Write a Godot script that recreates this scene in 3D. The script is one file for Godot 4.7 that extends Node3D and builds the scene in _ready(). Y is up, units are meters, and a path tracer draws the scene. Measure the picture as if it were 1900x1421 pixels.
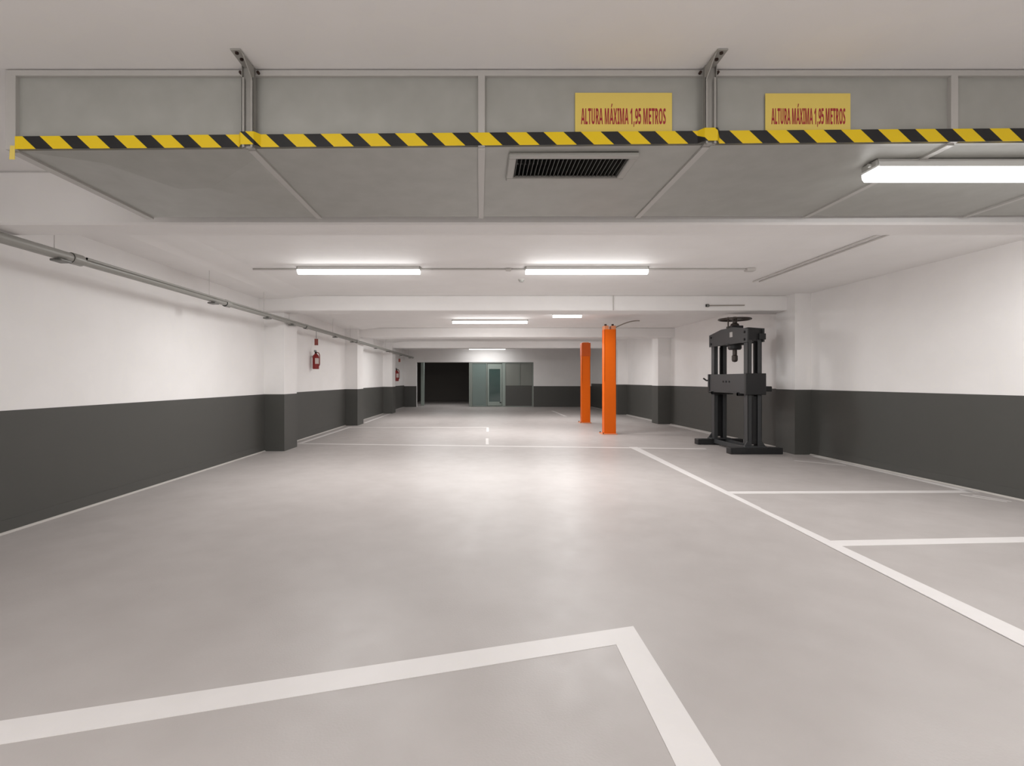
extends Node3D
# An underground garage: painted concrete room, one sheet-metal air duct across it, batten lamps,
# a hydraulic shop press, two lift posts. x to the right, y up, depth d runs along -z.

const CEIL := 2.38          # ceiling height
const BEAM := 2.152         # underside of the cross beams
const END := 21.0           # depth of the far wall
const BACK := -4.6          # depth of the wall behind the camera
const LAMP_ENERGY := 5.45
const LAMP_GLOW := 2.6
const LAMP_COLOR := Color(1.0, 1.0, 0.995)

var M := {}
var used := {}

# ------------------------------------------------------------------ helpers
func V(x: float, y: float, d: float) -> Vector3:
	return Vector3(x, y, -d)

func wall_l(d: float) -> float:
	return -3.476 + 0.0179 * d

func wall_r(d: float) -> float:
	return 5.07 - 0.0232 * d

func mb() -> SurfaceTool:
	var st := SurfaceTool.new()
	st.begin(Mesh.PRIMITIVE_TRIANGLES)
	return st

func tri(st: SurfaceTool, a: Vector3, b: Vector3, c: Vector3, out: Vector3) -> void:
	var n := (b - a).cross(c - a)
	if n.length_squared() < 1e-16:
		return
	n = n.normalized()
	if n.dot(out) < 0.0:
		n = -n
		var t := b
		b = c
		c = t
	# now counter-clockwise about n; front faces run clockwise
	for p in [a, c, b]:
		st.set_normal(n)
		st.add_vertex(p)

func quad(st: SurfaceTool, a: Vector3, b: Vector3, c: Vector3, d: Vector3, out: Vector3) -> void:
	tri(st, a, b, c, out)
	tri(st, a, c, d, out)

func hexa(st: SurfaceTool, lo: Array, hi: Array) -> void:
	# lo, hi: two loops of the same number of points (convex), joined
	var mid := Vector3.ZERO
	for p in lo + hi:
		mid += p
	mid /= float(lo.size() + hi.size())
	var n := lo.size()
	for k in n:
		var j := (k + 1) % n
		var c: Vector3 = (lo[k] + lo[j] + hi[k] + hi[j]) / 4.0
		quad(st, lo[k], lo[j], hi[j], hi[k], c - mid)
	for k in range(1, n - 1):
		tri(st, lo[0], lo[k], lo[k + 1], lo[0] - hi[0])
		tri(st, hi[0], hi[k], hi[k + 1], hi[0] - lo[0])

func box(st: SurfaceTool, lo: Vector3, hi: Vector3, bev := 0.0) -> void:
	var a := Vector3(minf(lo.x, hi.x), minf(lo.y, hi.y), minf(lo.z, hi.z))
	var b := Vector3(maxf(lo.x, hi.x), maxf(lo.y, hi.y), maxf(lo.z, hi.z))
	var c := (a + b) / 2.0
	var h := (b - a) / 2.0
	var e := minf(bev, minf(h.x, minf(h.y, h.z)) * 0.9)
	for ax in 3:
		var p := (ax + 1) % 3
		var q := (ax + 2) % 3
		for s in [-1.0, 1.0]:
			var pts := []
			for k in [[-1, -1], [1, -1], [1, 1], [-1, 1]]:
				var v := Vector3.ZERO
				v[ax] = s * h[ax]
				v[p] = k[0] * (h[p] - e)
				v[q] = k[1] * (h[q] - e)
				pts.append(c + v)
			var n := Vector3.ZERO
			n[ax] = s
			quad(st, pts[0], pts[1], pts[2], pts[3], n)
	if e <= 0.0:
		return
	for ax in 3:
		var p := (ax + 1) % 3
		var q := (ax + 2) % 3
		for s in [-1.0, 1.0]:
			for t in [-1.0, 1.0]:
				var pts := []
				for k in [-1.0, 1.0]:
					var v := Vector3.ZERO
					v[ax] = k * (h[ax] - e)
					v[p] = s * h[p]
					v[q] = t * (h[q] - e)
					var w := v
					w[p] = s * (h[p] - e)
					w[q] = t * h[q]
					pts.append([c + v, c + w])
				var n := Vector3.ZERO
				n[p] = s
				n[q] = t
				quad(st, pts[0][0], pts[1][0], pts[1][1], pts[0][1], n)
	for sx in [-1.0, 1.0]:
		for sy in [-1.0, 1.0]:
			for sz in [-1.0, 1.0]:
				var s := Vector3(sx, sy, sz)
				tri(st, c + Vector3(sx * h.x, sy * (h.y - e), sz * (h.z - e)), c + Vector3(sx * (h.x - e), sy * h.y, sz * (h.z - e)), c + Vector3(sx * (h.x - e), sy * (h.y - e), sz * h.z), s)

func lathe(st: SurfaceTool, prof: Array, from: Vector3, axis: Vector3, seg := 20) -> void:
	# prof: [radius, distance along axis] pairs
	var w := axis.normalized()
	var u := w.cross(Vector3(0.31, 0.2, 0.93)).normalized()
	var v := w.cross(u)
	for k in prof.size() - 1:
		var r0: float = prof[k][0]
		var r1: float = prof[k + 1][0]
		var p0: Vector3 = from + w * float(prof[k][1])
		var p1: Vector3 = from + w * float(prof[k + 1][1])
		var dl: float = float(prof[k + 1][1]) - float(prof[k][1])
		var slope := Vector2(dl, r0 - r1).normalized()
		for i in seg:
			var a0 := TAU * i / seg
			var a1 := TAU * (i + 1) / seg
			var e0 := u * cos(a0) + v * sin(a0)
			var e1 := u * cos(a1) + v * sin(a1)
			var n0 := (e0 * slope.x + w * slope.y).normalized()
			var n1 := (e1 * slope.x + w * slope.y).normalized()
			var q := [[p0 + e0 * r0, n0], [p0 + e1 * r0, n1], [p1 + e1 * r1, n1], [p1 + e0 * r1, n0]]
			var ccw: bool = (q[1][0] - q[0][0]).cross(q[2][0] - q[0][0]).dot(n0 + n1) > 0.0
			for t in ([[0, 2, 1], [0, 3, 2]] if ccw else [[0, 1, 2], [0, 2, 3]]):
				for idx in t:
					st.set_normal(q[idx][1])
					st.add_vertex(q[idx][0])

func rod(st: SurfaceTool, a: Vector3, b: Vector3, r: float, seg := 12) -> void:
	var l := a.distance_to(b)
	lathe(st, [[0.0, 0.0], [r, 0.0], [r, l], [0.0, l]], a, b - a, seg)

func tube(st: SurfaceTool, pts: Array, r: float, seg := 8) -> void:
	for k in pts.size() - 1:
		rod(st, pts[k], pts[k + 1], r, seg)

func ring(st: SurfaceTool, c: Vector3, rr: float, r: float, seg := 32, sub := 8) -> void:
	for i in seg:
		for j in sub:
			var q := []
			for k in [[0, 0], [1, 0], [1, 1], [0, 1]]:
				var a: float = TAU * (i + k[0]) / seg
				var b: float = TAU * (j + k[1]) / sub
				var e := Vector3(cos(a), 0, sin(a))
				var n := e * cos(b) + Vector3.UP * sin(b)
				q.append([c + e * rr + n * r, n])
			var ccw: bool = (q[1][0] - q[0][0]).cross(q[2][0] - q[0][0]).dot(q[0][1]) > 0.0
			for t in ([[0, 2, 1], [0, 3, 2]] if ccw else [[0, 1, 2], [0, 2, 3]]):
				for idx in t:
					st.set_normal(q[idx][1])
					st.add_vertex(q[idx][0])

func numbered(called: String) -> String:
	if not used.has(called):
		used[called] = 0
		return called
	used[called] += 1
	return "%s_%03d" % [called, used[called]]

func obj(called: String, st: SurfaceTool, m: Material, parent: Node3D) -> MeshInstance3D:
	var o := MeshInstance3D.new()
	o.mesh = st.commit()
	o.material_override = m
	o.name = numbered(called) if parent == self else called
	o.cast_shadow = GeometryInstance3D.SHADOW_CASTING_SETTING_ON
	parent.add_child(o, true)
	return o

func tag(o: Node, label: String, category: String, group := "") -> void:
	o.set_meta("label", label)
	o.set_meta("category", category)
	if group != "":
		o.set_meta("group", group)

func thing(called: String, label: String, category: String, at := Vector3.ZERO, group := "") -> Node3D:
	var o := Node3D.new()
	o.name = numbered(called)
	add_child(o)
	o.position = at
	tag(o, label, category, group)
	return o

func struct(called: String, st: SurfaceTool, m: Material) -> MeshInstance3D:
	var o := obj(called, st, m, self)
	o.set_meta("kind", "structure")
	return o

# ------------------------------------------------------------------ materials
func noise_tex(sz: int, freq: float, seed_: int, lo: Color, hi: Color, oct := 4, kind := FastNoiseLite.TYPE_SIMPLEX_SMOOTH) -> ImageTexture:
	var n := FastNoiseLite.new()
	n.seed = seed_
	n.noise_type = kind
	n.frequency = freq
	n.fractal_octaves = oct
	var im := n.get_seamless_image(sz, sz)
	var res := Image.create(sz, sz, true, Image.FORMAT_RGB8)
	for y in sz:
		for x in sz:
			res.set_pixel(x, y, lo.lerp(hi, im.get_pixel(x, y).r))
	res.generate_mipmaps()
	return ImageTexture.create_from_image(res)

func mat(called: String, c: Color, rough := 0.6, metal := 0.0, spec := 0.5) -> StandardMaterial3D:
	var m := StandardMaterial3D.new()
	m.resource_name = called
	m.albedo_color = c
	m.roughness = rough
	m.metallic = metal
	m.metallic_specular = spec
	M[called] = m
	return m

func tri_tex(m: StandardMaterial3D, t: Texture2D, metres: float) -> void:
	m.albedo_texture = t
	m.uv1_triplanar = true
	m.uv1_world_triplanar = true
	m.uv1_scale = Vector3.ONE / metres

func build_materials() -> void:
	var soft := noise_tex(256, 0.012, 3, Color(0.985, 0.985, 0.983), Color(1, 1, 1))
	var grain := noise_tex(1024, 0.30, 8, Color(0, 0, 0), Color(1, 1, 1), 2)
	var fl := noise_tex(1024, 0.006, 21, Color(0.955, 0.952, 0.95), Color(1, 1, 1), 6)
	var frough := noise_tex(512, 0.03, 33, Color(0.78, 0.78, 0.78), Color(1, 1, 1), 4)
	var m := mat("white_paint", Color(0.968, 0.958, 0.953), 0.72, 0.0, 0.4)
	tri_tex(m, soft, 1.9)
	m = mat("dado_paint", Color(0.295, 0.293, 0.28), 0.5, 0.0, 0.5)
	tri_tex(m, soft, 1.3)
	m = mat("floor_coating", Color(0.725, 0.70, 0.69), 0.46, 0.0, 0.4)
	tri_tex(m, fl, 3.1)
	m.roughness_texture = frough
	m.heightmap_enabled = true
	m.heightmap_texture = grain
	m.heightmap_scale = 0.035
	m = mat("line_paint", Color(0.89, 0.872, 0.866), 0.45, 0.0, 0.5)
	tri_tex(m, soft, 0.7)
	mat("cove", Color(0.74, 0.72, 0.70), 0.5)
	m = mat("duct_sheet", Color(0.69, 0.69, 0.67), 0.42, 0.1, 0.5)
	tri_tex(m, noise_tex(256, 0.02, 51, Color(0.95, 0.95, 0.945), Color(1, 1, 1), 3), 0.8)
	mat("duct_flange", Color(0.76, 0.75, 0.735), 0.42, 0.2)
	mat("galvanised", Color(0.66, 0.65, 0.63), 0.45, 0.15)
	mat("grille_frame", Color(0.66, 0.655, 0.635), 0.4, 0.2)
	mat("grille_blade", Color(0.30, 0.30, 0.285), 0.45, 0.2)
	mat("tape_yellow", Color(0.96, 0.82, 0.04), 0.4)
	mat("tape_black", Color(0.085, 0.085, 0.095), 0.4)
	mat("sign_yellow", Color(0.93, 0.83, 0.42), 0.45)
	mat("sign_red", Color(0.66, 0.13, 0.20), 0.5)
	mat("lamp_housing", Color(0.93, 0.93, 0.92), 0.4)
	mat("lamp_cap", Color(0.70, 0.70, 0.68), 0.45)
	m = mat("lamp_diffuser", Color(0.95, 0.95, 0.95), 0.3)
	m.emission_enabled = true
	m.emission = LAMP_COLOR
	m.emission_energy_multiplier = LAMP_GLOW
	mat("pipe_grey", Color(0.62, 0.615, 0.595), 0.42, 0.1)
	mat("pipe_clamp", Color(0.47, 0.47, 0.455), 0.45, 0.3)
	mat("conduit_white", Color(0.80, 0.785, 0.77), 0.5)
	mat("press_paint", Color(0.235, 0.24, 0.245), 0.5, 0.0, 0.5)
	mat("press_dark", Color(0.13, 0.13, 0.135), 0.5)
	mat("press_steel", Color(0.30, 0.27, 0.25), 0.4, 0.5)
	mat("press_plate", Color(0.75, 0.75, 0.74), 0.35, 0.2)
	m = mat("post_orange", Color(0.90, 0.395, 0.0), 0.45, 0.0, 0.35)
	tri_tex(m, soft, 0.5)
	mat("post_orange_dark", Color(0.80, 0.33, 0.0), 0.45)
	mat("bolt_dark", Color(0.22, 0.15, 0.12), 0.5, 0.4)
	mat("post_cap", Color(0.86, 0.56, 0.40), 0.5)
	mat("hose_grey", Color(0.64, 0.61, 0.58), 0.6)
	mat("extinguisher_red", Color(0.55, 0.08, 0.075), 0.32)
	mat("extinguisher_black", Color(0.10, 0.09, 0.09), 0.5)
	mat("extinguisher_label", Color(0.86, 0.80, 0.78), 0.5)
	mat("plaque_red", Color(0.58, 0.30, 0.27), 0.5)
	mat("frame_grey", Color(0.50, 0.525, 0.50), 0.45, 0.2)
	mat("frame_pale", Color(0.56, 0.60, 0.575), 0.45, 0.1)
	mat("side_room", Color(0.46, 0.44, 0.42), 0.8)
	mat("office_wall", Color(0.62, 0.66, 0.64), 0.8)
	m = mat("teal_glass", Color(0.50, 0.57, 0.55, 0.6), 0.08)
	m.transparency = BaseMaterial3D.TRANSPARENCY_ALPHA
	m = mat("door_glass", Color(0.26, 0.38, 0.36, 0.45), 0.05)
	m.transparency = BaseMaterial3D.TRANSPARENCY_ALPHA
	mat("panel_grey", Color(0.50, 0.51, 0.485), 0.5)

# ------------------------------------------------------------------ set-up
func set_camera() -> void:
	var cam := Camera3D.new()
	cam.name = "camera"
	add_child(cam)
	cam.position = Vector3(0, 1.1, 0)
	cam.projection = Camera3D.PROJECTION_FRUSTUM
	cam.near = 0.05
	cam.far = 100.0
	cam.size = 2.0 * 0.05 * 710.5 / 950.0
	cam.frustum_offset = Vector2(0.05 * 60.0 / 950.0, 0.05 * -5.5 / 950.0)
	cam.current = true
	var env := Environment.new()
	env.background_mode = Environment.BG_COLOR
	env.background_color = Color(0.0, 0.0, 0.0)
	env.tonemap_mode = Environment.TONE_MAPPER_LINEAR
	env.tonemap_exposure = 1.0
	env.sdfgi_enabled = true
	env.ssao_enabled = true
	env.ssil_enabled = true
	var we := WorldEnvironment.new()
	we.name = "world_environment"
	we.environment = env
	add_child(we)

func _ready() -> void:
	set_camera()
	build_materials()
	build_room()
	build_floor_lines()
	build_end_wall()
	build_duct()
	build_tape()
	build_signs()
	build_lamps()
	build_pipe()
	build_conduits()
	build_press()
	build_posts()
	build_extinguishers()

# ------------------------------------------------------------------ the room
func pilaster(wall: Node3D, side: float, d0: float, d1: float, out: float, dado: float) -> void:
	var w0 := wall_l(d0) if side < 0.0 else wall_r(d0)
	var w1 := wall_l(d1) if side < 0.0 else wall_r(d1)
	var i0 := w0 + 0.02 * side
	var i1 := w1 + 0.02 * side
	var o0 := w0 - out * side
	var o1 := w1 - out * side
	var top := CEIL
	var st := mb()
	hexa(st, [V(i0, 0, d0), V(o0, 0, d0), V(o1, 0, d1), V(i1, 0, d1)], [V(i0, top, d0), V(o0, top, d0), V(o1, top, d1), V(i1, top, d1)])
	var p := obj("pilaster", st, M.white_paint, wall)
	st = mb()
	var e := 0.004
	hexa(st, [V(i0, 0, d0 - e), V(o0 - e * side, 0, d0 - e), V(o1 - e * side, 0, d1 + e), V(i1, 0, d1 + e)], [V(i0, dado, d0 - e), V(o0 - e * side, dado, d0 - e), V(o1 - e * side, dado, d1 + e), V(i1, dado, d1 + e)])
	obj("dado_paint", st, M.dado_paint, p)

func build_room() -> void:
	var far := END + 7.0
	# floor
	var st := mb()
	box(st, V(-4.2, -0.2, BACK - 0.3), V(5.8, 0.0, far))
	struct("floor", st, M.floor_coating)
	# ceiling slab with its beams
	st = mb()
	box(st, V(-4.2, CEIL, BACK - 0.3), V(5.8, CEIL + 0.25, far))
	struct("ceiling", st, M.white_paint)
	for b in [[3.135, 3.378, 2.053], [7.75, 8.20, BEAM], [12.55, 13.0, BEAM], [16.85, 17.3, BEAM]]:
		st = mb()
		box(st, V(wall_l(b[0]) - 0.05, b[2], b[0]), V(wall_r(b[0]) + 0.05, CEIL, b[1]), 0.012)
		struct("cross_beam", st, M.white_paint)
	# the splayed soffit along the left wall
	st = mb()
	var y0 := 2.33
	var loops := []
	for dd in [3.38, END]:
		var w: float = wall_l(dd)
		loops.append([V(w - 0.05, y0, dd), V(w + 0.40, y0, dd), V(w + 0.80, CEIL, dd), V(w - 0.05, CEIL, dd)])
	hexa(st, loops[0], loops[1])
	struct("edge_soffit", st, M.white_paint)
	# side walls
	for side in [-1.0, 1.0]:
		var f := func(d): return wall_l(d) if side < 0.0 else wall_r(d)
		var dado := 0.88 if side < 0.0 else 0.957
		var t: float = 0.25 * side
		st = mb()
		hexa(st, [V(f.call(BACK), 0, BACK), V(f.call(BACK) + t, 0, BACK), V(f.call(END) + t, 0, END), V(f.call(END), 0, END)], [V(f.call(BACK), CEIL, BACK), V(f.call(BACK) + t, CEIL, BACK), V(f.call(END) + t, CEIL, END), V(f.call(END), CEIL, END)])
		var w := struct("wall_left" if side < 0.0 else "wall_right", st, M.white_paint)
		st = mb()
		var e: float = -0.003 * side
		hexa(st, [V(f.call(BACK) + e, 0, BACK), V(f.call(BACK) - e, 0, BACK), V(f.call(END) - e, 0, END), V(f.call(END) + e, 0, END)], [V(f.call(BACK) + e, dado, BACK), V(f.call(BACK) - e, dado, BACK), V(f.call(END) - e, dado, END), V(f.call(END) + e, dado, END)])
		obj("dado_paint", st, M.dado_paint, w)
		var pl := [[7.92, 8.44, 0.31], [12.37, 12.95, 0.30], [16.8, 17.35, 0.31]] if side < 0.0 else [[7.56, 8.02, 0.24], [12.78, 13.2, 0.32], [16.3, 16.8, 0.30]]
		for p in pl:
			pilaster(w, side, p[0], p[1], p[2], dado)
		# skirting band and the pale cove where the floor coating turns up
		st = mb()
		var h := 0.095
		e = -0.009 * side
		hexa(st, [V(f.call(BACK) + e, 0, BACK), V(f.call(BACK), 0, BACK), V(f.call(END), 0, END), V(f.call(END) + e, 0, END)], [V(f.call(BACK) + e * 0.6, h, BACK), V(f.call(BACK), h, BACK), V(f.call(END), h, END), V(f.call(END) + e * 0.6, h, END)])
		var sk := struct("baseboard_left" if side < 0.0 else "baseboard_right", st, M.dado_paint)
		st = mb()
		e = -0.030 * side
		hexa(st, [V(f.call(BACK) + e, 0, BACK), V(f.call(BACK), 0, BACK), V(f.call(END), 0, END), V(f.call(END) + e, 0, END)], [V(f.call(BACK) + e * 0.5, 0.012, BACK), V(f.call(BACK), 0.014, BACK), V(f.call(END), 0.014, END), V(f.call(END) + e * 0.5, 0.012, END)])
		obj("cove", st, M.cove, sk)
	# wall behind the camera
	st = mb()
	box(st, V(-4.0, 0, BACK - 0.25), V(5.6, CEIL, BACK))
	struct("wall_back", st, M.white_paint)

func line(fl: Node3D, a: Array, b: Array, w0: float, w1 := -1.0) -> void:
	# a painted line from a to b, each [x, d]; width at either end
	if w1 < 0.0:
		w1 = w0
	var p := Vector2(a[0], a[1])
	var q := Vector2(b[0], b[1])
	var n := (q - p).normalized().orthogonal()
	var st := mb()
	var lo := []
	var hi := []
	for k in [[p, w0, 1.0], [p, w0, -1.0], [q, w1, -1.0], [q, w1, 1.0]]:
		var s: Vector2 = k[0] + n * (k[1] * 0.5 * k[2])
		lo.append(V(s.x, -0.002, s.y))
		hi.append(V(s.x, 0.0015, s.y))
	hexa(st, lo, hi)
	obj("parking_line", st, M.line_paint, fl)

func line_poly(fl: Node3D, pts: Array) -> void:
	var st := mb()
	var lo := []
	var hi := []
	for p in pts:
		lo.append(V(p[0], -0.002, p[1]))
		hi.append(V(p[0], 0.0018, p[1]))
	hexa(st, lo, hi)
	obj("parking_line", st, M.line_paint, fl)

func build_floor_lines() -> void:
	var fl: Node3D = get_node("floor")
	# near corner: oblique arm and straight arm, mitred
	line_poly(fl, [[-2.9, 1.265], [0.686, 2.287], [0.567, 2.128], [-2.8, 1.153]])
	line_poly(fl, [[0.686, 2.287], [0.69, 0.2], [0.545, 0.2], [0.567, 2.128]])
	# the long aisle line on the right
	line_poly(fl, [[2.165, 0.6], [2.37, 0.6], [2.385, 2.3], [2.412, 4.4], [2.36, 4.4], [2.27, 2.5]])
	line_poly(fl, [[2.36, 4.4], [2.42, 4.4], [2.585, 8.40], [2.45, 8.40]])
	# bay dividers on the right
	line(fl, [2.36, 3.445], [4.97, 3.60], 0.115)
	line(fl, [2.40, 5.0], [4.86, 5.05], 0.10)
	line(fl, [wall_r(5.0) - 0.11, 5.0], [wall_r(7.4) - 0.07, 7.4], 0.085, 0.06)
	line(fl, [-3.12, 8.86], [3.62, 8.19], 0.085)
	# left bays
	line(fl, [-3.125, 8.82], [-3.03, 12.0], 0.075)
	line(fl, [-3.0, 11.88], [0.20, 11.88], 0.09)
	line(fl, [0.17, 10.9], [0.185, 11.9], 0.05)
	line(fl, [0.13, 8.75], [0.14, 9.65], 0.05)
	line(fl, [-2.95, 13.1], [-2.93, 16.7], 0.07)
	# right bays behind the press
	line(fl, [wall_r(10.3) - 0.11, 10.3], [wall_r(12.7) - 0.11, 12.7], 0.08)
	line(fl, [2.60, 15.5], [2.60, 18.4], 0.085)
	line(fl, [wall_r(13.4) - 0.1, 13.4], [wall_r(16.0) - 0.1, 16.0], 0.07)
	# worn remains of older lines
	line(fl, [4.62, 4.92], [4.76, 4.62], 0.02, 0.012)
	line(fl, [4.72, 4.90], [4.82, 4.64], 0.022, 0.012)
	line(fl, [4.30, 7.0], [4.72, 6.6], 0.015, 0.02)

func build_end_wall() -> void:
	var top := 1.83
	var xl := -2.59
	var xm := -0.44
	var xr := 2.21
	var dd := 0.85
	# masonry around the openings
	var st := mb()
	box(st, V(-3.6, 0, END), V(xl, CEIL, END + 0.2))
	box(st, V(xl, top, END), V(xr, CEIL, END + 0.2))
	box(st, V(xr, 0, END), V(5.2, CEIL, END + 0.2))
	var w := struct("wall_end", st, M.white_paint)
	for r in [[-3.5, xl], [xr, 5.0]]:
		st = mb()
		box(st, V(r[0], 0, END - 0.004), V(r[1], dd, END + 0.01))
		obj("dado_paint", st, M.dado_paint, w)
	# the unlit space through the opening
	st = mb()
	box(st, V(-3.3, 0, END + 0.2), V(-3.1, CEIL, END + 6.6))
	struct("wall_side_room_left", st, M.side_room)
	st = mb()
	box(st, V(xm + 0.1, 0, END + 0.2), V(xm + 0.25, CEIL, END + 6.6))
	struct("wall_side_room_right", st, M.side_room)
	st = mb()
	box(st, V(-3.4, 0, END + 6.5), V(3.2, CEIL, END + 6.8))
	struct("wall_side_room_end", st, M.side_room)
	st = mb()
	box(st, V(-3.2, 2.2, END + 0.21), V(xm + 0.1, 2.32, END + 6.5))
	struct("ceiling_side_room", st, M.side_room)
	# column standing inside the opening on the left
	st = mb()
	box(st, V(-2.52, 0, END + 0.9), V(-2.38, 2.2, END + 1.1), 0.01)
	tag(obj("square_column", st, M.frame_pale, self), "pale square column just inside the dark opening", "column")
	# little office behind the glass
	st = mb()
	box(st, V(xm + 0.25, 0, END + 2.2), V(3.0, CEIL, END + 2.4))
	struct("wall_office_end", st, M.office_wall)
	st = mb()
	box(st, V(2.6, 0, END + 0.2), V(2.8, CEIL, END + 2.2))
	struct("wall_office_right", st, M.office_wall)
	# glazed partition
	var g := thing("glazed_partition", "grey framed glass partition with teal panes in the far wall", "partition", V(0.88, 0, END + 0.06))
	var f := func(a: float, b: float, y0: float, y1: float, z0 := -0.03, z1 := 0.03) -> SurfaceTool:
		var s := mb()
		box(s, Vector3(a - 0.88, y0, -z1), Vector3(b - 0.88, y1, -z0), 0.004)
		return s
	obj("frame_rail", f.call(xm, xr, top - 0.05, top), M.frame_grey, g)
	obj("frame_rail", f.call(xm, xr, 0.0, 0.04), M.frame_grey, g)
	for x in [[xm, xm + 0.14], [0.93, 1.06], [xr - 0.06, xr]]:
		obj("frame_post", f.call(x[0], x[1], 0.04, top - 0.05), M.frame_pale if x[0] > 0.5 and x[0] < 2.0 else M.frame_grey, g)
	obj("frame_post", f.call(1.62, 1.66, 0.87, top - 0.05), M.frame_grey, g)
	obj("pane", f.call(xm + 0.14, 0.27, 0.04, top - 0.05, -0.006, 0.006), M.teal_glass, g)
	obj("frame_post", f.call(0.27, 0.31, 0.04, top - 0.05), M.frame_grey, g)
	obj("pane", f.call(1.06, 1.62, 0.87, top - 0.05, -0.006, 0.006), M.panel_grey, g)
	obj("pane", f.call(1.66, xr - 0.06, 0.87, top - 0.05, -0.006, 0.006), M.panel_grey, g)
	obj("lower_panel", f.call(1.06, xr - 0.06, 0.04, 0.87, -0.03, 0.02), M.dado_paint, g)
	var dr := thing("glass_door", "teal glass door with pale bottom rail and painted top reflection in the glazed partition", "door", V(0.62, 0, END + 0.06))
	var f2 := func(a: float, b: float, y0: float, y1: float, hz: float) -> SurfaceTool:
		var s := mb()
		box(s, Vector3(a, y0, -hz), Vector3(b, y1, hz), 0.004)
		return s
	obj("stile", f2.call(-0.30, -0.235, 0.05, 1.76, 0.02), M.frame_pale, dr)
	obj("stile", f2.call(0.225, 0.30, 0.05, 1.76, 0.02), M.frame_pale, dr)
	obj("rail_or_reflection", f2.call(-0.235, 0.225, 0.05, 0.21, 0.02), M.frame_pale, dr)
	obj("rail_or_reflection", f2.call(-0.235, 0.225, 1.55, 1.76, 0.02), M.frame_pale, dr)  # pale strip painted in for the reflection across the top of the glass
	obj("glass", f2.call(-0.235, 0.225, 0.21, 1.55, 0.005), M.door_glass, dr)
	obj("handle", f2.call(0.20, 0.27, 0.16, 0.20, 0.05), M.press_dark, dr)

# ------------------------------------------------------------------ the duct
const DX0 := -1.91
const DX1 := 4.9
const DF := 2.125      # depth of the front sheets
const GX0 := 0.125     # the grille's outline in the underside
const GX1 := 0.68
const GD0 := 2.172
const GD1 := 2.452
func duct_low(x: float) -> float:
	return 2.0506 + (x + 1.94) * 0.008
func duct_back(x: float) -> float:
	return 2.99 + (x + 1.85) * 0.0185

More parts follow.
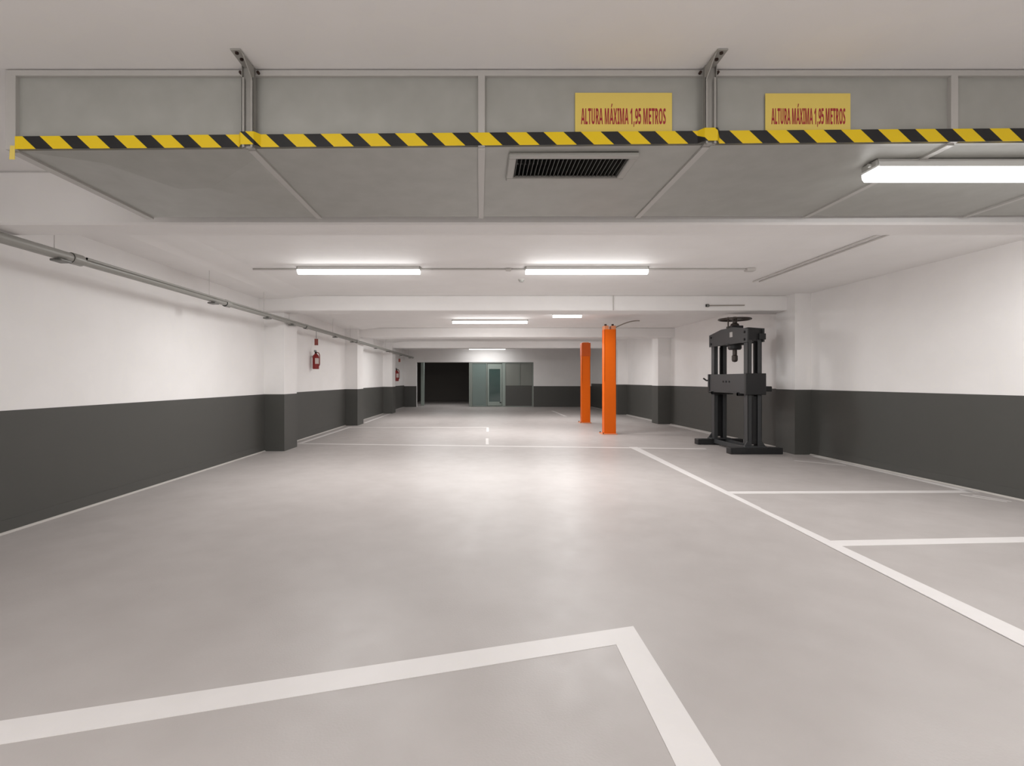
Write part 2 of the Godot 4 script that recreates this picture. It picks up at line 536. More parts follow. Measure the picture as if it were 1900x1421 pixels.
func build_duct() -> void:
	var duct := thing("air_duct", "long grey sheet-metal air duct hung under the ceiling", "duct", Vector3.ZERO)
	var seams := [DX0, -0.944, 0.008, 0.94, 1.955, 2.93, 3.9, DX1]
	var topy := CEIL - 0.004
	for k in seams.size() - 1:
		var a: float = seams[k] + (0.012 if k > 0 else -0.002)
		var b: float = seams[k + 1] - 0.012
		var mid := (a + b) / 2.0
		# front sheet, cross-broken: its middle stands a little proud
		var st := mb()
		var p := [V(a, duct_low(a), DF), V(b, duct_low(b), DF), V(b, topy, DF), V(a, topy, DF)]
		var c := V(mid, (duct_low(mid) + topy) / 2.0, DF - 0.004)
		for j in 4:
			tri(st, p[j], p[(j + 1) % 4], c, Vector3.BACK)
		for j in 4:
			quad(st, p[j], p[(j + 1) % 4], p[(j + 1) % 4] + Vector3(0, 0, -0.003), p[j] + Vector3(0, 0, -0.003), p[j] - c)
		obj("front_sheet", st, M.duct_sheet, duct)
		# underside sheet
		st = mb()
		var q := [V(a, duct_low(a), DF), V(b, duct_low(b), DF), V(b, duct_low(b), duct_back(b)), V(a, duct_low(a), duct_back(a))]
		var sag := 0.010 if k == 0 else 0.005
		var dm := (DF + duct_back(mid)) / 2.0
		if k == 2:
			# flat sheet with the opening for the grille cut out
			var hole := [V(GX0 + 0.02, duct_low(GX0), GD0 + 0.02), V(GX1 - 0.02, duct_low(GX1), GD0 + 0.02), V(GX1 - 0.02, duct_low(GX1), GD1 - 0.02), V(GX0 + 0.02, duct_low(GX0), GD1 - 0.02)]
			for j in 4:
				quad(st, q[j], q[(j + 1) % 4], hole[(j + 1) % 4], hole[j], Vector3.DOWN)
		elif k == 0:
			# dented sheet: a fold near its front and a shallow bulge toward the right
			var e := [V(a + 0.28, duct_low(a) - 0.012, DF + 0.09), V(b - 0.02, duct_low(b) - 0.010, DF + 0.085), V(b - 0.02, duct_low(b) - 0.002, duct_back(b) - 0.02), V(a + 0.12, duct_low(a) - 0.002, duct_back(a) - 0.02)]
			var m1 := V(mid - 0.02, duct_low(mid) - 0.030, DF + 0.36)
			var m2 := V(mid + 0.14, duct_low(mid) - 0.030, DF + 0.34)
			for j in 4:
				quad(st, q[j], q[(j + 1) % 4], e[(j + 1) % 4], e[j], Vector3.DOWN)
			tri(st, e[0], e[1], m2, Vector3.DOWN)
			tri(st, e[0], m2, m1, Vector3.DOWN)
			tri(st, e[1], e[2], m2, Vector3.DOWN)
			tri(st, e[2], e[3], m1, Vector3.DOWN)
			tri(st, e[2], m1, m2, Vector3.DOWN)
			tri(st, e[3], e[0], m1, Vector3.DOWN)
		else:
			var cb := V(mid, duct_low(mid) - sag, dm)
			for j in 4:
				tri(st, q[j], q[(j + 1) % 4], cb, Vector3.DOWN)
		for j in 4:
			quad(st, q[j], q[(j + 1) % 4], q[(j + 1) % 4] + Vector3(0, 0.003, 0), q[j] + Vector3(0, 0.003, 0), Vector3.RIGHT)
		obj("bottom_sheet", st, M.duct_sheet, duct)
	# flanges
	for k in seams.size():
		var x: float = seams[k]
		var st := mb()
		var w := 0.0145
		var lx := x - w
		var rx := x + w
		if k == 0:
			lx = x - 0.042
			rx = x
		box(st, V(lx, duct_low(x) - 0.003, DF - 0.02), V(rx, topy - 0.02, DF + 0.02), 0.002)
		obj("flange", st, M.duct_flange, duct)
		st = mb()
		hexa(st, [V(lx, duct_low(x) - 0.009, DF), V(rx, duct_low(x) - 0.009, DF), V(rx, duct_low(x) - 0.009, duct_back(x) + 0.012), V(lx, duct_low(x) - 0.009, duct_back(x) + 0.012)], [V(lx, duct_low(x) + 0.02, DF), V(rx, duct_low(x) + 0.02, DF), V(rx, duct_low(x) + 0.02, duct_back(x) + 0.012), V(lx, duct_low(x) + 0.02, duct_back(x) + 0.012)])
		obj("flange", st, M.duct_flange, duct)
	var t := mb()
	box(t, V(DX0 - 0.042, topy - 0.024, DF - 0.02), V(DX1, topy, DF + 0.02), 0.002)
	obj("top_profile", t, M.duct_flange, duct)
	# rear sheet and the closed left end
	t = mb()
	hexa(t, [V(DX0, duct_low(DX0), duct_back(DX0)), V(DX1, duct_low(DX1), duct_back(DX1)), V(DX1, topy, duct_back(DX1)), V(DX0, topy, duct_back(DX0))], [V(DX0, duct_low(DX0), duct_back(DX0) + 0.004), V(DX1, duct_low(DX1), duct_back(DX1) + 0.004), V(DX1, topy, duct_back(DX1) + 0.004), V(DX0, topy, duct_back(DX0) + 0.004)])
	obj("rear_sheet", t, M.duct_sheet, duct)
	t = mb()
	box(t, V(DX0 - 0.036, duct_low(DX0) + 0.002, DF), V(DX0 - 0.03, topy, duct_back(DX0)))
	obj("end_sheet", t, M.duct_sheet, duct)
	t = mb()
	box(t, V(DX1 - 0.004, duct_low(DX1), DF), V(DX1, topy, duct_back(DX1)))
	obj("end_sheet", t, M.duct_sheet, duct)
	# hangers: slotted strut in front of the flange with an angle foot on the ceiling
	for h in [[-0.944, -1.0, "slotted strut hanger on the duct joint farthest from the signs"], [0.94, 1.0, "slotted strut hanger on the duct joint between the two yellow signs"]]:
		var x: float = h[0]
		var s: float = h[1]
		var hg := thing("duct_hanger", h[2], "hanger", V(x, duct_low(x) - 0.012, DF - 0.034), "strut hangers of the duct")
		var hh := CEIL - duct_low(x) + 0.012
		var st := mb()
		box(st, Vector3(-0.024, 0, -0.004), Vector3(0.024, hh - 0.002, 0.0), 0.0005)
		obj("strut_web", st, M.galvanised, hg)
		for k in [-1.0, 1.0]:
			st = mb()
			box(st, Vector3(k * 0.024, 0, -0.012), Vector3(k * 0.021, hh - 0.002, 0.012), 0.0005)
			obj("strut_flange", st, M.galvanised, hg)
			st = mb()
			box(st, Vector3(k * 0.024, 0, 0.009), Vector3(k * 0.012, hh - 0.05, 0.012), 0.0005)
			obj("strut_lip", st, M.galvanised, hg)
		st = mb()
		box(st, Vector3(-0.02, hh - 0.006, 0.0), Vector3(0.02, hh - 0.001, 0.115), 0.001)
		obj("foot", st, M.galvanised, hg)
		st = mb()
		hexa(st, [Vector3(-0.002 - 0.02 * s, hh - 0.006, 0.10), Vector3(-0.002 - 0.02 * s, hh - 0.006, 0.0), Vector3(-0.002 - 0.02 * s, hh - 0.07, 0.0)], [Vector3(0.002 - 0.02 * s, hh - 0.006, 0.10), Vector3(0.002 - 0.02 * s, hh - 0.006, 0.0), Vector3(0.002 - 0.02 * s, hh - 0.07, 0.0)])
		obj("gusset", st, M.galvanised, hg)
		for b in [[0.0, 0.10], [0.0, 0.06]]:
			st = mb()
			lathe(st, [[0.0, 0.0], [0.007, 0.0], [0.007, 0.006], [0.0, 0.006]], Vector3(b[0], hh - 0.006, b[1]), Vector3.DOWN, 8)
			obj("bolt", st, M.bolt_dark, hg)
		for k in [-1.0, 1.0]:
			st = mb()
			lathe(st, [[0.0, 0.0], [0.006, 0.0], [0.006, 0.012], [0.0, 0.012]], Vector3(k * 0.036, hh - 0.02, -0.0145), Vector3.BACK, 8)
			obj("bolt", st, M.bolt_dark, hg)
	# grille in the underside
	var gy := duct_low(0.4) - 0.005
	var g := thing("vent_grille", "rectangular vent grille with dark upright blades under the duct", "vent", V((GX0 + GX1) / 2.0, gy, (GD0 + GD1) / 2.0))
	var hx := (GX1 - GX0) / 2.0
	var hz := (GD1 - GD0) / 2.0
	var fw := 0.034
	for r in [[-hx, hx, -hz, -hz + fw], [-hx, hx, hz - fw, hz], [-hx, -hx + fw, -hz + fw, hz - fw], [hx - fw, hx, -hz + fw, hz - fw]]:
		var st := mb()
		box(st, Vector3(r[0], -0.014, r[2]), Vector3(r[1], 0.004, r[3]), 0.004)
		obj("frame", st, M.grille_frame, g)
	var nb := 27
	for k in nb:
		var x := lerpf(-hx + fw + 0.006, hx - fw - 0.006, float(k) / float(nb - 1))
		var st := mb()
		box(st, Vector3(x - 0.0012, -0.004, -hz + fw), Vector3(x + 0.0012, 0.042, hz - fw))
		obj("blade", st, M.grille_blade, g)

func tape_d(x: float) -> float:
	# the tape lies on the flanges and steps over the two struts
	for h in [-0.944, 0.94]:
		var t := absf(x - h)
		if t < 0.0265:
			return DF - 0.0475
		if t < 0.045:
			return lerpf(DF - 0.0475, DF - 0.0215, (t - 0.0265) / 0.0185)
	return DF - 0.0215

func tape_pieces(tp: Node3D, called: String, m: Material, xt0: float, xt1: float, xb0: float, xb1: float) -> void:
	# a strip of tape between two slanted cuts, folded where it steps over a strut
	var hgt := 0.0525
	var poly := PackedVector2Array([Vector2(xb0, 0), Vector2(xb1, 0), Vector2(xt1, hgt), Vector2(xt0, hgt)])
	var folds := [minf(xt0, xb0) - 0.001, maxf(xt1, xb1) + 0.001]
	for h in [-0.944, 0.94]:
		for o in [-0.045, -0.0265, 0.0265, 0.045]:
			if h + o > folds[0] and h + o < folds[1]:
				folds.append(h + o)
	folds.sort()
	var st := mb()
	for k in folds.size() - 1:
		var rect := PackedVector2Array([Vector2(folds[k], -0.01), Vector2(folds[k + 1], -0.01), Vector2(folds[k + 1], 0.1), Vector2(folds[k], 0.1)])
		for piece in Geometry2D.intersect_polygons(poly, rect):
			var lo := []
			var hi := []
			for v in piece:
				var p := V(v.x, duct_low(v.x) - 0.002 + v.y, tape_d(clampf(v.x, folds[k] + 1e-4, folds[k + 1] - 1e-4)))
				hi.append(p)
				lo.append(p + Vector3(0, 0, -0.0008))
			if hi.size() >= 3:
				hexa(st, lo, hi)
	obj(called, st, m, tp)

func build_tape() -> void:
	var tp := thing("hazard_tape", "yellow and black striped hazard tape along the duct's lower edge", "tape", Vector3.ZERO)
	var per := 0.1527
	var duty := 0.071
	var slant := 0.055
	var edges := []   # top-left corners of the black stripes
	var x := -1.879
	while x < -1.03:
		edges.append([x, x + duty])
		x += per
	edges.append([-0.973, -0.952])
	x = -0.8776
	while x < DX1 - 0.12:
		edges.append([x, x + duty])
		x += per
	# alternate yellow and black pieces, edge to edge
	var prev_t := DX0
	var prev_b := DX0
	for e in edges:
		tape_pieces(tp, "yellow_stripe", M.tape_yellow, prev_t, e[0], prev_b, e[0] + slant)
		tape_pieces(tp, "black_stripe", M.tape_black, e[0], e[1], e[0] + slant, e[1] + slant)
		prev_t = e[1]
		prev_b = e[1] + slant
	tape_pieces(tp, "yellow_stripe", M.tape_yellow, prev_t, DX1, prev_b, DX1)
	# loose end folded down past the corner
	var st := mb()
	hexa(st, [V(DX0 - 0.022, duct_low(DX0) - 0.045, DF - 0.0215), V(DX0 + 0.001, duct_low(DX0) - 0.045, DF - 0.0215), V(DX0 + 0.001, duct_low(DX0) + 0.012, DF - 0.0215), V(DX0 - 0.018, duct_low(DX0) + 0.012, DF - 0.0215)], [V(DX0 - 0.022, duct_low(DX0) - 0.045, DF - 0.0228), V(DX0 + 0.001, duct_low(DX0) - 0.045, DF - 0.0228), V(DX0 + 0.001, duct_low(DX0) + 0.012, DF - 0.0228), V(DX0 - 0.018, duct_low(DX0) + 0.012, DF - 0.0228)])
	obj("loose_end", st, M.sign_yellow, tp)

func build_signs() -> void:
	var font := SystemFont.new()
	font.font_names = PackedStringArray(["Droid Sans"])
	font.font_weight = 700
	for s in [[0.394, 0.795, 1.1866, 0.4185, 0.768, "wider yellow height-limit sign with red capitals, beside the grille", 0.0], [1.180, 1.532, 1.1844, 1.2045, 1.5095, "narrower yellow height-limit sign with red capitals, beside the bright lamp", 0.0]]:
		var w: float = s[1] - s[0]
		var xm: float = (s[0] + s[1]) / 2.0
		var low := duct_low(xm) + 0.035
		var top: float = 1.1 + s[2]
		var o := thing("height_limit_sign", s[5], "sign", V(xm, low, DF - 0.0105), "height limit signs on the duct")
		var st := mb()
		box(st, Vector3(-w / 2.0, 0, -0.003), Vector3(w / 2.0, top - low, 0.0), 0.001)
		obj("board", st, M.sign_yellow, o)
		var tm := TextMesh.new()
		tm.text = "ALTURA MÁXIMA 1,95 METROS"
		tm.font = font
		tm.font_size = 48
		tm.pixel_size = 0.001
		tm.depth = 0.0008
		tm.curve_step = 1.0
		var bb := tm.get_aabb()
		var mi := MeshInstance3D.new()
		mi.name = "lettering"
		mi.mesh = tm
		mi.material_override = M.sign_red
		o.add_child(mi, true)
		var tw: float = s[4] - s[3]
		var cap := 0.064
		# cap height of this face is 0.714 of the em
		var sy := cap / (0.714 * 0.048)
		var sx := tw / bb.size.x
		mi.scale = Vector3(sx, sy, 1.0)
		var capbase := 1.1 + 1.0553 - low
		# the comma hangs below the baseline by a known share of the box
		mi.position = Vector3((s[3] + s[4]) / 2.0 - xm - (bb.position.x + bb.size.x / 2.0) * sx, capbase - (bb.position.y + 0.0055) * sy, 0.0006)

# ------------------------------------------------------------------ lamps
func lamp(x: float, top: float, d: float, length: float, label: String, share := 1.0) -> void:
	var o := thing("batten_lamp", label, "lamp", V(x, top, d), "batten lamps")
	var h := length / 2.0
	var st := mb()
	hexa(st, [Vector3(-h + 0.012, 0, -0.042), Vector3(-h + 0.012, 0, 0.042), Vector3(-h + 0.012, -0.036, 0.052), Vector3(-h + 0.012, -0.036, -0.052)], [Vector3(h - 0.012, 0, -0.042), Vector3(h - 0.012, 0, 0.042), Vector3(h - 0.012, -0.036, 0.052), Vector3(h - 0.012, -0.036, -0.052)])
	obj("housing", st, M.lamp_housing, o)
	st = mb()
	var prof := [[-0.050, -0.036], [0.050, -0.036], [0.047, -0.058], [0.034, -0.076], [0.014, -0.084], [-0.014, -0.084], [-0.034, -0.076], [-0.047, -0.058]]
	var a := []
	var b := []
	for p in prof:
		a.append(Vector3(-h + 0.006, p[1], p[0]))
		b.append(Vector3(h - 0.006, p[1], p[0]))
	hexa(st, a, b)
	obj("diffuser", st, M.lamp_diffuser, o)
	for s in [-1.0, 1.0]:
		st = mb()
		box(st, Vector3(s * (h - 0.013), -0.036, -0.047), Vector3(s * h, -0.002, 0.047), 0.005)
		var c := obj("end_cap", st, M.lamp_cap, o)
		st = mb()
		rod(st, Vector3(s * h, -0.018, 0.012), Vector3(s * (h + 0.012), -0.018, 0.012), 0.009, 10)
		obj("gland", st, M.lamp_cap, c)
	# light leaves the underside and both long flanks of the diffuser
	for f in [[Vector3(0, -0.088, 0), Vector3(-90, 0, 0), 0.07, 0.60], [Vector3(0, -0.066, 0.052), Vector3(-56, 180, 0), 0.04, 0.20], [Vector3(0, -0.066, -0.052), Vector3(-56, 0, 0), 0.04, 0.20]]:
		var l := AreaLight3D.new()
		l.name = "light"
		o.add_child(l, true)
		l.area_size = Vector2(length - 0.04, f[2])
		l.position = f[0]
		l.rotation_degrees = f[1]
		l.light_color = LAMP_COLOR
		l.light_energy = LAMP_ENERGY * share * f[3] * length / 1.39
		l.shadow_enabled = true
		l.area_range = 30.0
		l.area_attenuation = 2.0

func build_lamps() -> void:
	lamp(-1.365, CEIL, 5.80, 1.39, "long batten lamp on the ceiling facing the pale left wall", 0.82)
	lamp(1.209, CEIL, 5.80, 1.39, "long batten lamp on the ceiling beside the smoke detector")
	lamp(0.217, CEIL, 10.87, 1.60, "batten lamp on the ceiling between the second and third beams")
	lamp(1.68, CEIL, 9.83, 0.56, "short batten lamp on the ceiling close to the orange posts", 1.5)
	lamp(0.30, CEIL, 20.2, 1.44, "batten lamp on the ceiling just above the glazed partition", 0.4)
	lamp(1.75 + 0.695, duct_low(2.44) - 0.008, 2.305, 1.39, "bright batten lamp fixed under the sheet-metal duct", 0.32)
	lamp(3.75, CEIL, 3.85, 1.39, "batten lamp behind the first beam, near the right wall", 0.42)
	lamp(-1.20, CEIL, 14.2, 1.39, "batten lamp behind the third beam, on the extinguisher side", 0.9)
	lamp(2.30, CEIL, 14.2, 1.39, "batten lamp behind the third beam, on the lift post side", 0.9)
	lamp(-1.45, 2.2, 22.1, 1.39, "batten lamp inside the dark opening, behind the far wall", 0.35)
	lamp(-1.30, CEIL, -0.9, 1.39, "batten lamp on the ceiling of the front bay, on the side of the oblique line", 1.75)
	lamp(1.90, CEIL, -0.9, 1.39, "batten lamp on the ceiling of the front bay, on the side of the aisle line", 1.1)

# ------------------------------------------------------------------ pipes
func pipe_at(d: float) -> Vector3:
	return V(-3.10 + 0.0179 * d, 2.005, d)

func build_pipe() -> void:
	var o := thing("ceiling_pipe", "grey pipe run with couplings hung along the left wall", "pipe", pipe_at(2.0))
	var base := o.position
	var st := mb()
	rod(st, pipe_at(0.5) - base, pipe_at(3.86) - base, 0.036, 18)
	obj("pipe_length", st, M.pipe_grey, o)
	var ends := [3.86, 6.08, 8.70, 12.0, 16.0, 20.9]
	for k in ends.size() - 1:
		st = mb()
		rod(st, pipe_at(ends[k]) - base, pipe_at(ends[k + 1]) - base, 0.031, 18)
		obj("pipe_length", st, M.pipe_grey, o)
	st = mb()
	var off := Vector3(0.036, 0.018, 0)
	rod(st, pipe_at(3.9) - base + off, pipe_at(20.9) - base + off, 0.011, 10)
	obj("thin_conduit", st, M.pipe_grey, o)
	for d in [3.86, 6.08, 8.70, 12.0, 16.0]:
		st = mb()
		lathe(st, [[0.0, 0.0], [0.040, 0.0], [0.043, 0.006], [0.043, 0.10], [0.040, 0.106], [0.0, 0.106]], pipe_at(d - 0.07) - base, pipe_at(d + 0.05) - pipe_at(d - 0.07), 18)
		obj("coupling", st, M.pipe_grey, o)
	for d in [3.70, 5.75, 7.15, 8.05, 10.3, 11.6, 14.0, 15.6, 18.0, 20.0]:
		# clip under the pipe with a threaded rod up to the beam
		var p: Vector3 = pipe_at(d) - base
		st = mb()
		box(st, p + Vector3(-0.036, -0.052, -0.05), p + Vector3(0.050, -0.036, 0.05), 0.004)
		var c := obj("pipe_clip", st, M.pipe_clamp, o)
		st = mb()
		rod(st, p + Vector3(-0.040, -0.045, 0), p + Vector3(-0.040, 2.33 - 2.005, 0), 0.0028, 8)
		obj("rod", st, M.conduit_white, c)

func build_conduits() -> void:
	var o := thing("lamp_conduit", "thin white conduit across the ceiling joining two long lamps", "conduit", V(0, CEIL, 5.81))
	var st := mb()
	rod(st, Vector3(-2.6, -0.011, -0.06), Vector3(3.05, -0.011, -0.06), 0.009, 10)
	obj("tube", st, M.conduit_white, o)
	st = mb()
	box(st, Vector3(3.05, -0.035, -0.10), Vector3(3.15, 0.0, -0.02), 0.006)
	obj("junction_box", st, M.conduit_white, o)
	st = mb()
	box(st, Vector3(0.30, -0.030, -0.09), Vector3(0.36, 0.0, -0.03), 0.006)
	obj("junction_box", st, M.conduit_white, o)
	o = thing("side_conduit", "pair of thin white conduits on the ceiling toward the right wall", "conduit", V(3.52, CEIL, 5.0))
	for k in [-0.035, 0.045]:
		st = mb()
		rod(st, Vector3(k, -0.010, 1.0), Vector3(k + 0.05, -0.010, -1.62), 0.0085, 10)
		obj("tube", st, M.conduit_white, o)
	o = thing("beam_conduit", "short conduit with a dark end fitting on the beam over the press", "conduit", V(3.45, 2.225, 7.735))
	st = mb()
	rod(st, Vector3(0.0, 0, 0), Vector3(0.55, 0.004, 0), 0.009, 10)
	obj("tube", st, M.hose_grey, o)
	st = mb()
	lathe(st, [[0.0, 0.0], [0.022, 0.0], [0.026, 0.03], [0.014, 0.05], [0.0, 0.05]], Vector3(-0.03, 0, 0), Vector3.RIGHT, 12)
	obj("end_fitting", st, M.pipe_clamp, o)
	o = thing("drop_conduit", "thin upright conduit on the beam face before the orange posts", "conduit", V(2.02, BEAM, 7.738))
	st = mb()
	rod(st, Vector3(0, 0.002, 0), Vector3(0, CEIL - BEAM - 0.002, 0), 0.008, 8)
	obj("tube", st, M.conduit_white, o)
	o = thing("smoke_detector", "small white smoke detector on the ceiling behind a long lamp", "detector", V(0.53, CEIL, 6.5))
	st = mb()
	lathe(st, [[0.0, 0.0], [0.042, 0.0], [0.042, 0.010], [0.038, 0.014]], Vector3.ZERO, Vector3.DOWN, 20)
	obj("base", st, M.conduit_white, o)
	st = mb()
	lathe(st, [[0.034, 0.014], [0.032, 0.028], [0.022, 0.036], [0.0, 0.038]], Vector3.ZERO, Vector3.DOWN, 20)
	obj("chamber", st, M.lamp_cap, o)

# ------------------------------------------------------------------ the press
func build_press() -> void:
	var p := thing("shop_press", "tall dark grey H-frame workshop press with handwheel by right wall", "press", V(4.09, 0, 8.21))
	var st: SurfaceTool
	var zu := 0.60       # outer face of the uprights
	# feet
	for s in [-1.0, 1.0]:
		st = mb()
		box(st, Vector3(-0.38, 0, s * (zu + 0.04)), Vector3(0.40, 0.095, s * (zu - 0.10)), 0.008)
		var ft := obj("foot", st, M.press_dark, p)
		st = mb()
		box(st, Vector3(-0.16, 0.095, s * (zu + 0.03)), Vector3(0.17, 0.115, s * (zu - 0.13)), 0.004)
		obj("base_plate", st, M.press_paint, ft)
		for k in [-1.0, 1.0]:
			st = mb()
			hexa(st, [Vector3(k * 0.10, 0.115, s * zu), Vector3(k * 0.16, 0.115, s * zu), Vector3(k * 0.10, 0.20, s * zu)], [Vector3(k * 0.10, 0.115, s * (zu - 0.012)), Vector3(k * 0.16, 0.115, s * (zu - 0.012)), Vector3(k * 0.10, 0.20, s * (zu - 0.012))])
			obj("gusset", st, M.press_paint, ft)
	# low stretchers between the feet
	for k in [-0.10, 0.10]:
		st = mb()
		box(st, Vector3(k - 0.012, 0.03, -zu + 0.1), Vector3(k + 0.012, 0.10, zu - 0.1), 0.003)
		obj("stretcher", st, M.press_paint, p)
	# uprights: two channels each, with a slot between
	for s in [-1.0, 1.0]:
		for k in [-1.0, 1.0]:
			st = mb()
			# web faces outward in x, flanges turned toward the slot
			box(st, Vector3(k * 0.105, 0.11, s * zu), Vector3(k * 0.094, 1.70, s * (zu - 0.12)), 0.003)
			box(st, Vector3(k * 0.105, 0.11, s * zu), Vector3(k * 0.045, 1.70, s * (zu - 0.011)), 0.003)
			box(st, Vector3(k * 0.105, 0.11, s * (zu - 0.12)), Vector3(k * 0.045, 1.70, s * (zu - 0.109)), 0.003)
			obj("upright_channel", st, M.press_paint, p)
		# tie plates inside the lower slot, set back
		st = mb()
		box(st, Vector3(-0.05, 0.14, s * (zu - 0.03)), Vector3(0.05, 0.86, s * (zu - 0.05)), 0.003)
		obj("slot_plate", st, M.press_dark, p)
		st = mb()
		box(st, Vector3(0.012, 1.20, s * (zu - 0.045)), Vector3(0.028, 1.66, s * (zu - 0.075)), 0.003)
		obj("guide_bar", st, M.press_dark, p)
	# head: two shaped plates with a block between
	var outline := [[-0.63, 1.665], [-0.63, 1.865], [-0.20, 1.925], [0.20, 1.925], [0.63, 1.865], [0.63, 1.665]]
	var head := Node3D.new()
	head.name = "head"
	p.add_child(head, true)
	for k in [-1.0, 1.0]:
		st = mb()
		var lo := []
		var hi := []
		for q in outline:
			lo.append(Vector3(k * 0.108, q[1], q[0]))
			hi.append(Vector3(k * 0.128, q[1], q[0]))
		hexa(st, lo, hi)
		obj("head_plate", st, M.press_paint, head)
		for s in [-1.0, 1.0]:
			for y in [1.71, 1.82]:
				st = mb()
				lathe(st, [[0.0, 0.0], [0.020, 0.0], [0.020, 0.016], [0.0, 0.016]], Vector3(k * 0.128, y, s * 0.55), Vector3(k, 0, 0), 6)
				obj("bolt", st, M.press_dark, head)
	st = mb()
	box(st, Vector3(-0.108, 1.68, -0.59), Vector3(0.108, 1.86, 0.59), 0.004)
	obj("head_block", st, M.press_dark, head)
	st = mb()
	box(st, Vector3(-0.132, 1.775, 0.10), Vector3(-0.128, 1.855, 0.19), 0.001)
	obj("rating_plate", st, M.press_plate, head)
	st = mb()
	box(st, Vector3(0.05, 1.70, 0.60), Vector3(0.145, 1.79, 0.64), 0.004)
	obj("end_lug", st, M.press_dark, head)
	# ram
	st = mb()
	lathe(st, [[0.0, 0.0], [0.155, 0.0], [0.155, 0.02], [0.10, 0.02], [0.10, 0.075], [0.085, 0.095], [0.0, 0.095]], Vector3(0, 1.68, 0), Vector3.DOWN, 24)
	obj("ram_collar", st, M.press_dark, p)
	st = mb()
	lathe(st, [[0.034, 0.0], [0.034, 0.085], [0.045, 0.10], [0.045, 0.165], [0.034, 0.19], [0.0, 0.20]], Vector3(0, 1.585, 0), Vector3.DOWN, 20)
	obj("ram", st, M.press_steel, p)
	# screw and handwheel on top
	st = mb()
	box(st, Vector3(-0.09, 1.925, -0.10), Vector3(0.09, 1.965, 0.10), 0.006)
	obj("screw_seat", st, M.press_dark, p)
	st = mb()
	lathe(st, [[0.07, 0.0], [0.06, 0.035], [0.036, 0.05], [0.036, 0.13], [0.026, 0.15], [0.0, 0.15]], Vector3(0, 1.962, 0), Vector3.UP, 20)
	obj("screw", st, M.press_steel, p)
	var wh := mb()
	ring(wh, Vector3(0, 2.072, 0), 0.235, 0.013, 40, 8)
	var wheel := obj("handwheel_rim", wh, M.press_steel, p)
	for k in 4:
		st = mb()
		var a := TAU * (k + 0.35) / 4.0
		rod(st, Vector3(0.02 * cos(a), 2.072, 0.02 * sin(a)), Vector3(0.23 * cos(a), 2.072, 0.23 * sin(a)), 0.009, 8)
		obj("spoke", st, M.press_steel, wheel)
	st = mb()
	rod(st, Vector3(-0.115, 1.92, 0.02), Vector3(-0.115, 2.105, 0.02), 0.011, 10)
	obj("pressure_pipe", st, M.press_steel, p)
	# bed
	var bed := Node3D.new()
	bed.name = "bed"
	p.add_child(bed, true)
	for k in [-1.0, 1.0]:
		st = mb()
		box(st, Vector3(k * 0.112, 0.895, -0.60), Vector3(k * 0.138, 1.195, 0.60), 0.005)
		obj("bed_plate", st, M.press_paint, bed)
		st = mb()
		box(st, Vector3(k * 0.138, 0.895, -0.60), Vector3(k * 0.150, 0.915, 0.60), 0.003)
		obj("bed_edge", st, M.press_paint, bed)
	for z in [-0.40, 0.40]:
		st = mb()
		box(st, Vector3(-0.112, 0.95, z - 0.03), Vector3(0.112, 1.15, z + 0.03), 0.004)
		obj("spacer", st, M.press_dark, bed)
	for z in [-0.10, 0.0, 0.10]:
		st = mb()
		lathe(st, [[0.0, 0.0], [0.016, 0.0], [0.016, 0.010], [0.0, 0.010]], Vector3(-0.138, 1.075, z), Vector3.LEFT, 6)
		obj("bolt", st, M.press_dark, bed)
	for s in [-1.0, 1.0]:
		st = mb()
		rod(st, Vector3(-0.175, 0.885, s * (zu - 0.17)), Vector3(0.175, 0.885, s * (zu - 0.17)), 0.026, 12)
		obj("support_pin", st, M.press_dark, p)
		st = mb()
		box(st, Vector3(-0.152, 0.88, s * (zu - 0.02)), Vector3(0.152, 1.20, s * (zu + 0.035)), 0.006)
		obj("bed_end", st, M.press_dark, bed)
	# lifting crank at the far end, pump and its lever at the back
	st = mb()
	tube(st, [Vector3(-0.10, 1.10, -0.62), Vector3(-0.16, 1.09, -0.66), Vector3(-0.215, 1.13, -0.66)], 0.013, 8)
	obj("crank", st, M.press_dark, p)
	st = mb()
	box(st, Vector3(0.14, 0.925, 0.26), Vector3(0.35, 1.005, 0.44), 0.008)
	obj("pump", st, M.press_dark, p)
	st = mb()
	rod(st, Vector3(0.13, 1.135, 0.40), Vector3(0.28, 1.15, 0.40), 0.008, 8)
	obj("pump_lever", st, M.press_plate, p)

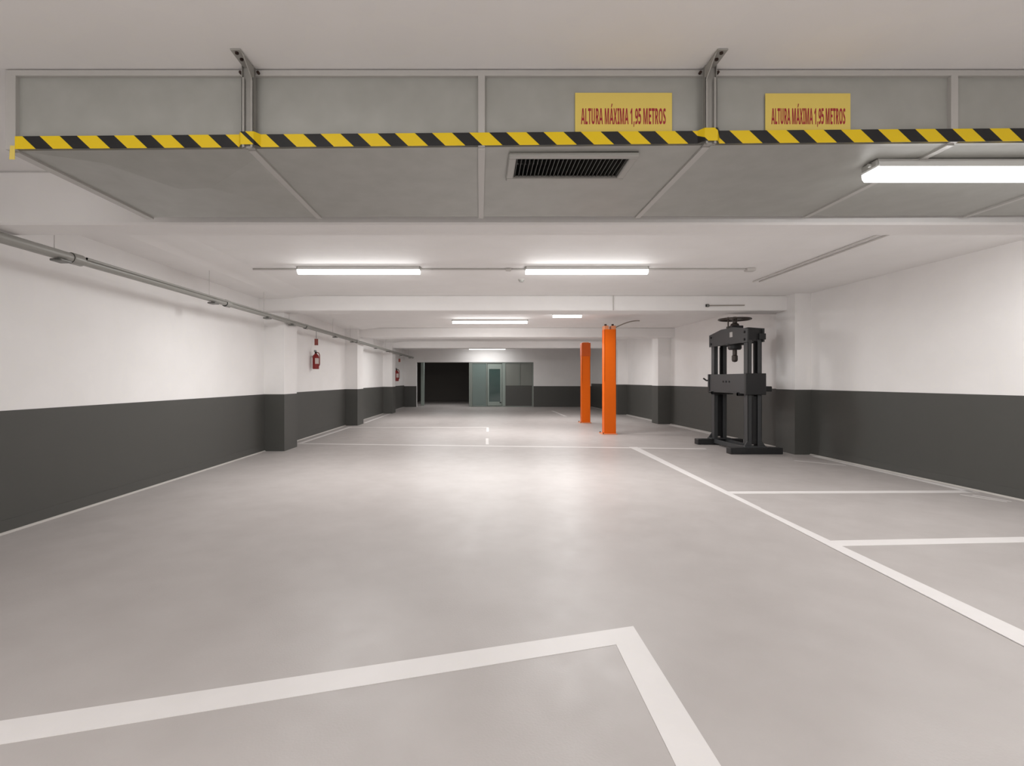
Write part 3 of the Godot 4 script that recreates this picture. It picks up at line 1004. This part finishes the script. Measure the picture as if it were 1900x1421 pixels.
# ------------------------------------------------------------------ lift posts
func post(x: float, d: float, h: float, w: float, open: float, label: String, top_kind: int) -> void:
	# C-section column; open is +1 when the slot faces the camera side, -1 when it faces away
	var o := thing("lift_post", label, "lift post", V(x, 0, d), "orange lift posts")
	var st := mb()
	box(st, Vector3(-w / 2.0 - 0.05, 0, -0.17), Vector3(w / 2.0 + 0.02, 0.018, 0.15), 0.004)
	var bp := obj("base_plate", st, M.post_cap, o)
	for k in [[-w / 2.0 - 0.03, 0.12], [-w / 2.0 - 0.03, -0.14]]:
		st = mb()
		lathe(st, [[0.0, 0.0], [0.014, 0.0], [0.014, 0.02], [0.0, 0.02]], Vector3(k[0], 0.018, k[1]), Vector3.UP, 6)
		obj("anchor_bolt", st, M.bolt_dark, bp)
	st = mb()
	var t := 0.012
	var z0 := -0.10 * open
	var z1 := 0.10 * open
	box(st, Vector3(-w / 2.0, 0.018, z0), Vector3(w / 2.0, h, z0 + t * open), 0.003)
	box(st, Vector3(-w / 2.0, 0.018, z0), Vector3(-w / 2.0 + t, h, z1), 0.003)
	box(st, Vector3(w / 2.0, 0.018, z0), Vector3(w / 2.0 - t, h, z1), 0.003)
	box(st, Vector3(-w / 2.0, 0.018, z1), Vector3(-w / 2.0 + 0.055, h, z1 - t * open), 0.003)
	box(st, Vector3(w / 2.0, 0.018, z1), Vector3(w / 2.0 - 0.055, h, z1 - t * open), 0.003)
	obj("column", st, M.post_orange, o)
	st = mb()
	box(st, Vector3(-0.07, 0.05, z1 - 0.09 * open), Vector3(0.07, 0.34, z1 + 0.02 * open), 0.006)
	obj("carriage", st, M.post_orange_dark, o)
	if top_kind == 0:
		for k in [-1.0, 1.0]:
			st = mb()
			box(st, Vector3(k * w / 2.0, h - 0.01, -0.09), Vector3(k * (w / 2.0 - 0.09), h + 0.075, 0.09), 0.004)
			var lug := obj("top_lug", st, M.post_cap, o)
			st = mb()
			lathe(st, [[0.0, 0.0], [0.024, 0.0], [0.024, 0.04], [0.0, 0.04]], Vector3(k * (w / 2.0 - 0.045), h + 0.075, 0.0), Vector3.UP, 8)
			obj("bolt", st, M.bolt_dark, lug)
		st = mb()
		box(st, Vector3(-w / 2.0 + 0.002, h - 0.07, -0.085), Vector3(w / 2.0 - 0.002, h - 0.058, 0.085), 0.002)
		obj("top_plate", st, M.post_orange_dark, o)
		# hydraulic hose looped from the top toward the right wall
		var pts := []
		for k in 13:
			var s := k / 12.0
			pts.append(Vector3(0.10 + s * 0.62, h + 0.03 + 0.19 * sin(s * PI * 0.5), -0.02 - 0.3 * s))
		st = mb()
		tube(st, pts, 0.012, 8)
		obj("hose", st, M.hose_grey, o)
	else:
		st = mb()
		box(st, Vector3(-w / 2.0 - 0.008, h - 0.33, -0.108), Vector3(w / 2.0 + 0.004, h + 0.012, 0.108), 0.005)
		obj("motor_cover", st, M.post_orange_dark, o)
		st = mb()
		box(st, Vector3(-w / 2.0 + 0.03, h + 0.012, -0.06), Vector3(w / 2.0 - 0.03, h + 0.03, 0.06), 0.004)
		obj("top_cap", st, M.post_cap, o)

func build_posts() -> void:
	post(2.64, 10.45, 2.125, 0.235, -1.0, "taller orange steel lift post with bolted lugs and hose on top", 0)
	post(2.725, 13.2, 2.04, 0.215, -1.0, "orange steel lift post with darker boxed cover on top, by far wall", 1)

# ------------------------------------------------------------------ extinguishers
func extinguisher(d: float, low: float, s: float, label: String) -> void:
	var x := wall_l(d) + 0.085 * s + 0.012
	var o := thing("fire_extinguisher", label, "extinguisher", V(x, low, d), "fire extinguishers on the left wall")
	var st := mb()
	lathe(st, [[0.0, 0.0], [0.058 * s, 0.0], [0.062 * s, 0.012 * s], [0.062 * s, 0.235 * s], [0.052 * s, 0.268 * s], [0.026 * s, 0.292 * s], [0.020 * s, 0.305 * s]], Vector3.ZERO, Vector3.UP, 22)
	obj("cylinder", st, M.extinguisher_red, o)
	st = mb()
	var rr := 0.0632 * s
	for k in 8:
		# curved paper label on the room side of the cylinder
		var a0 := -0.75 + 1.5 * k / 8.0
		var a1 := -0.75 + 1.5 * (k + 1) / 8.0
		var e0 := Vector3(cos(a0 + 0.75), 0, sin(a0 + 0.75))
		var e1 := Vector3(cos(a1 + 0.75), 0, sin(a1 + 0.75))
		var up := Vector3(0, 0.11 * s, 0)
		var yb := Vector3(0, 0.10 * s, 0)
		hexa(st, [e0 * (rr - 0.002) + yb, e1 * (rr - 0.002) + yb, e1 * (rr - 0.002) + yb + up, e0 * (rr - 0.002) + yb + up], [e0 * rr + yb, e1 * rr + yb, e1 * rr + yb + up, e0 * rr + yb + up])
	obj("paper_label", st, M.extinguisher_label, o)
	st = mb()
	lathe(st, [[0.020 * s, 0.305 * s], [0.022 * s, 0.335 * s], [0.0, 0.340 * s]], Vector3.ZERO, Vector3.UP, 14)
	obj("valve", st, M.extinguisher_black, o)
	st = mb()
	box(st, Vector3(-0.012 * s, 0.335 * s, -0.02 * s), Vector3(0.012 * s, 0.348 * s, 0.085 * s), 0.003)
	box(st, Vector3(-0.012 * s, 0.355 * s, -0.02 * s), Vector3(0.012 * s, 0.366 * s, 0.075 * s), 0.003)
	obj("lever", st, M.extinguisher_black, o)
	st = mb()
	tube(st, [Vector3(0.02 * s, 0.325 * s, 0), Vector3(0.060 * s, 0.315 * s, 0.01), Vector3(0.078 * s, 0.27 * s, 0.01), Vector3(0.078 * s, 0.09 * s, 0.012), Vector3(0.066 * s, 0.06 * s, 0.012)], 0.009 * s, 8)
	obj("hose", st, M.plaque_red, o)
	st = mb()
	box(st, Vector3(-0.085 * s - 0.012, 0.225 * s, -0.02 * s), Vector3(-0.055 * s, 0.26 * s, 0.02 * s), 0.003)
	obj("wall_bracket", st, M.conduit_white, o)

func plaque(d: float, drop: float, label: String) -> void:
	var p := pipe_at(d)
	var o := thing("extinguisher_plaque", label, "plaque", p + Vector3(0, -drop - 0.115, 0), "plaques hanging from the pipe")
	var st := mb()
	box(st, Vector3(-0.033, 0, -0.002), Vector3(0.033, 0.115, 0.002), 0.0008)
	obj("plate", st, M.plaque_red, o)
	st = mb()
	rod(st, Vector3(0, 0.112, 0), Vector3(0, 0.115 + drop - 0.03, 0), 0.004, 6)
	obj("cord", st, M.pipe_clamp, o)

func build_extinguishers() -> void:
	extinguisher(10.0, 1.315, 1.0, "small red fire extinguisher on the wall between first two pilasters")
	extinguisher(18.6, 1.06, 1.3, "red fire extinguisher on the wall close to the dark opening")
	plaque(9.2, 0.165, "small red plaque hung above the extinguisher of the first two pilasters")
	plaque(17.75, 0.165, "small red plaque hung above the extinguisher close to the dark opening")
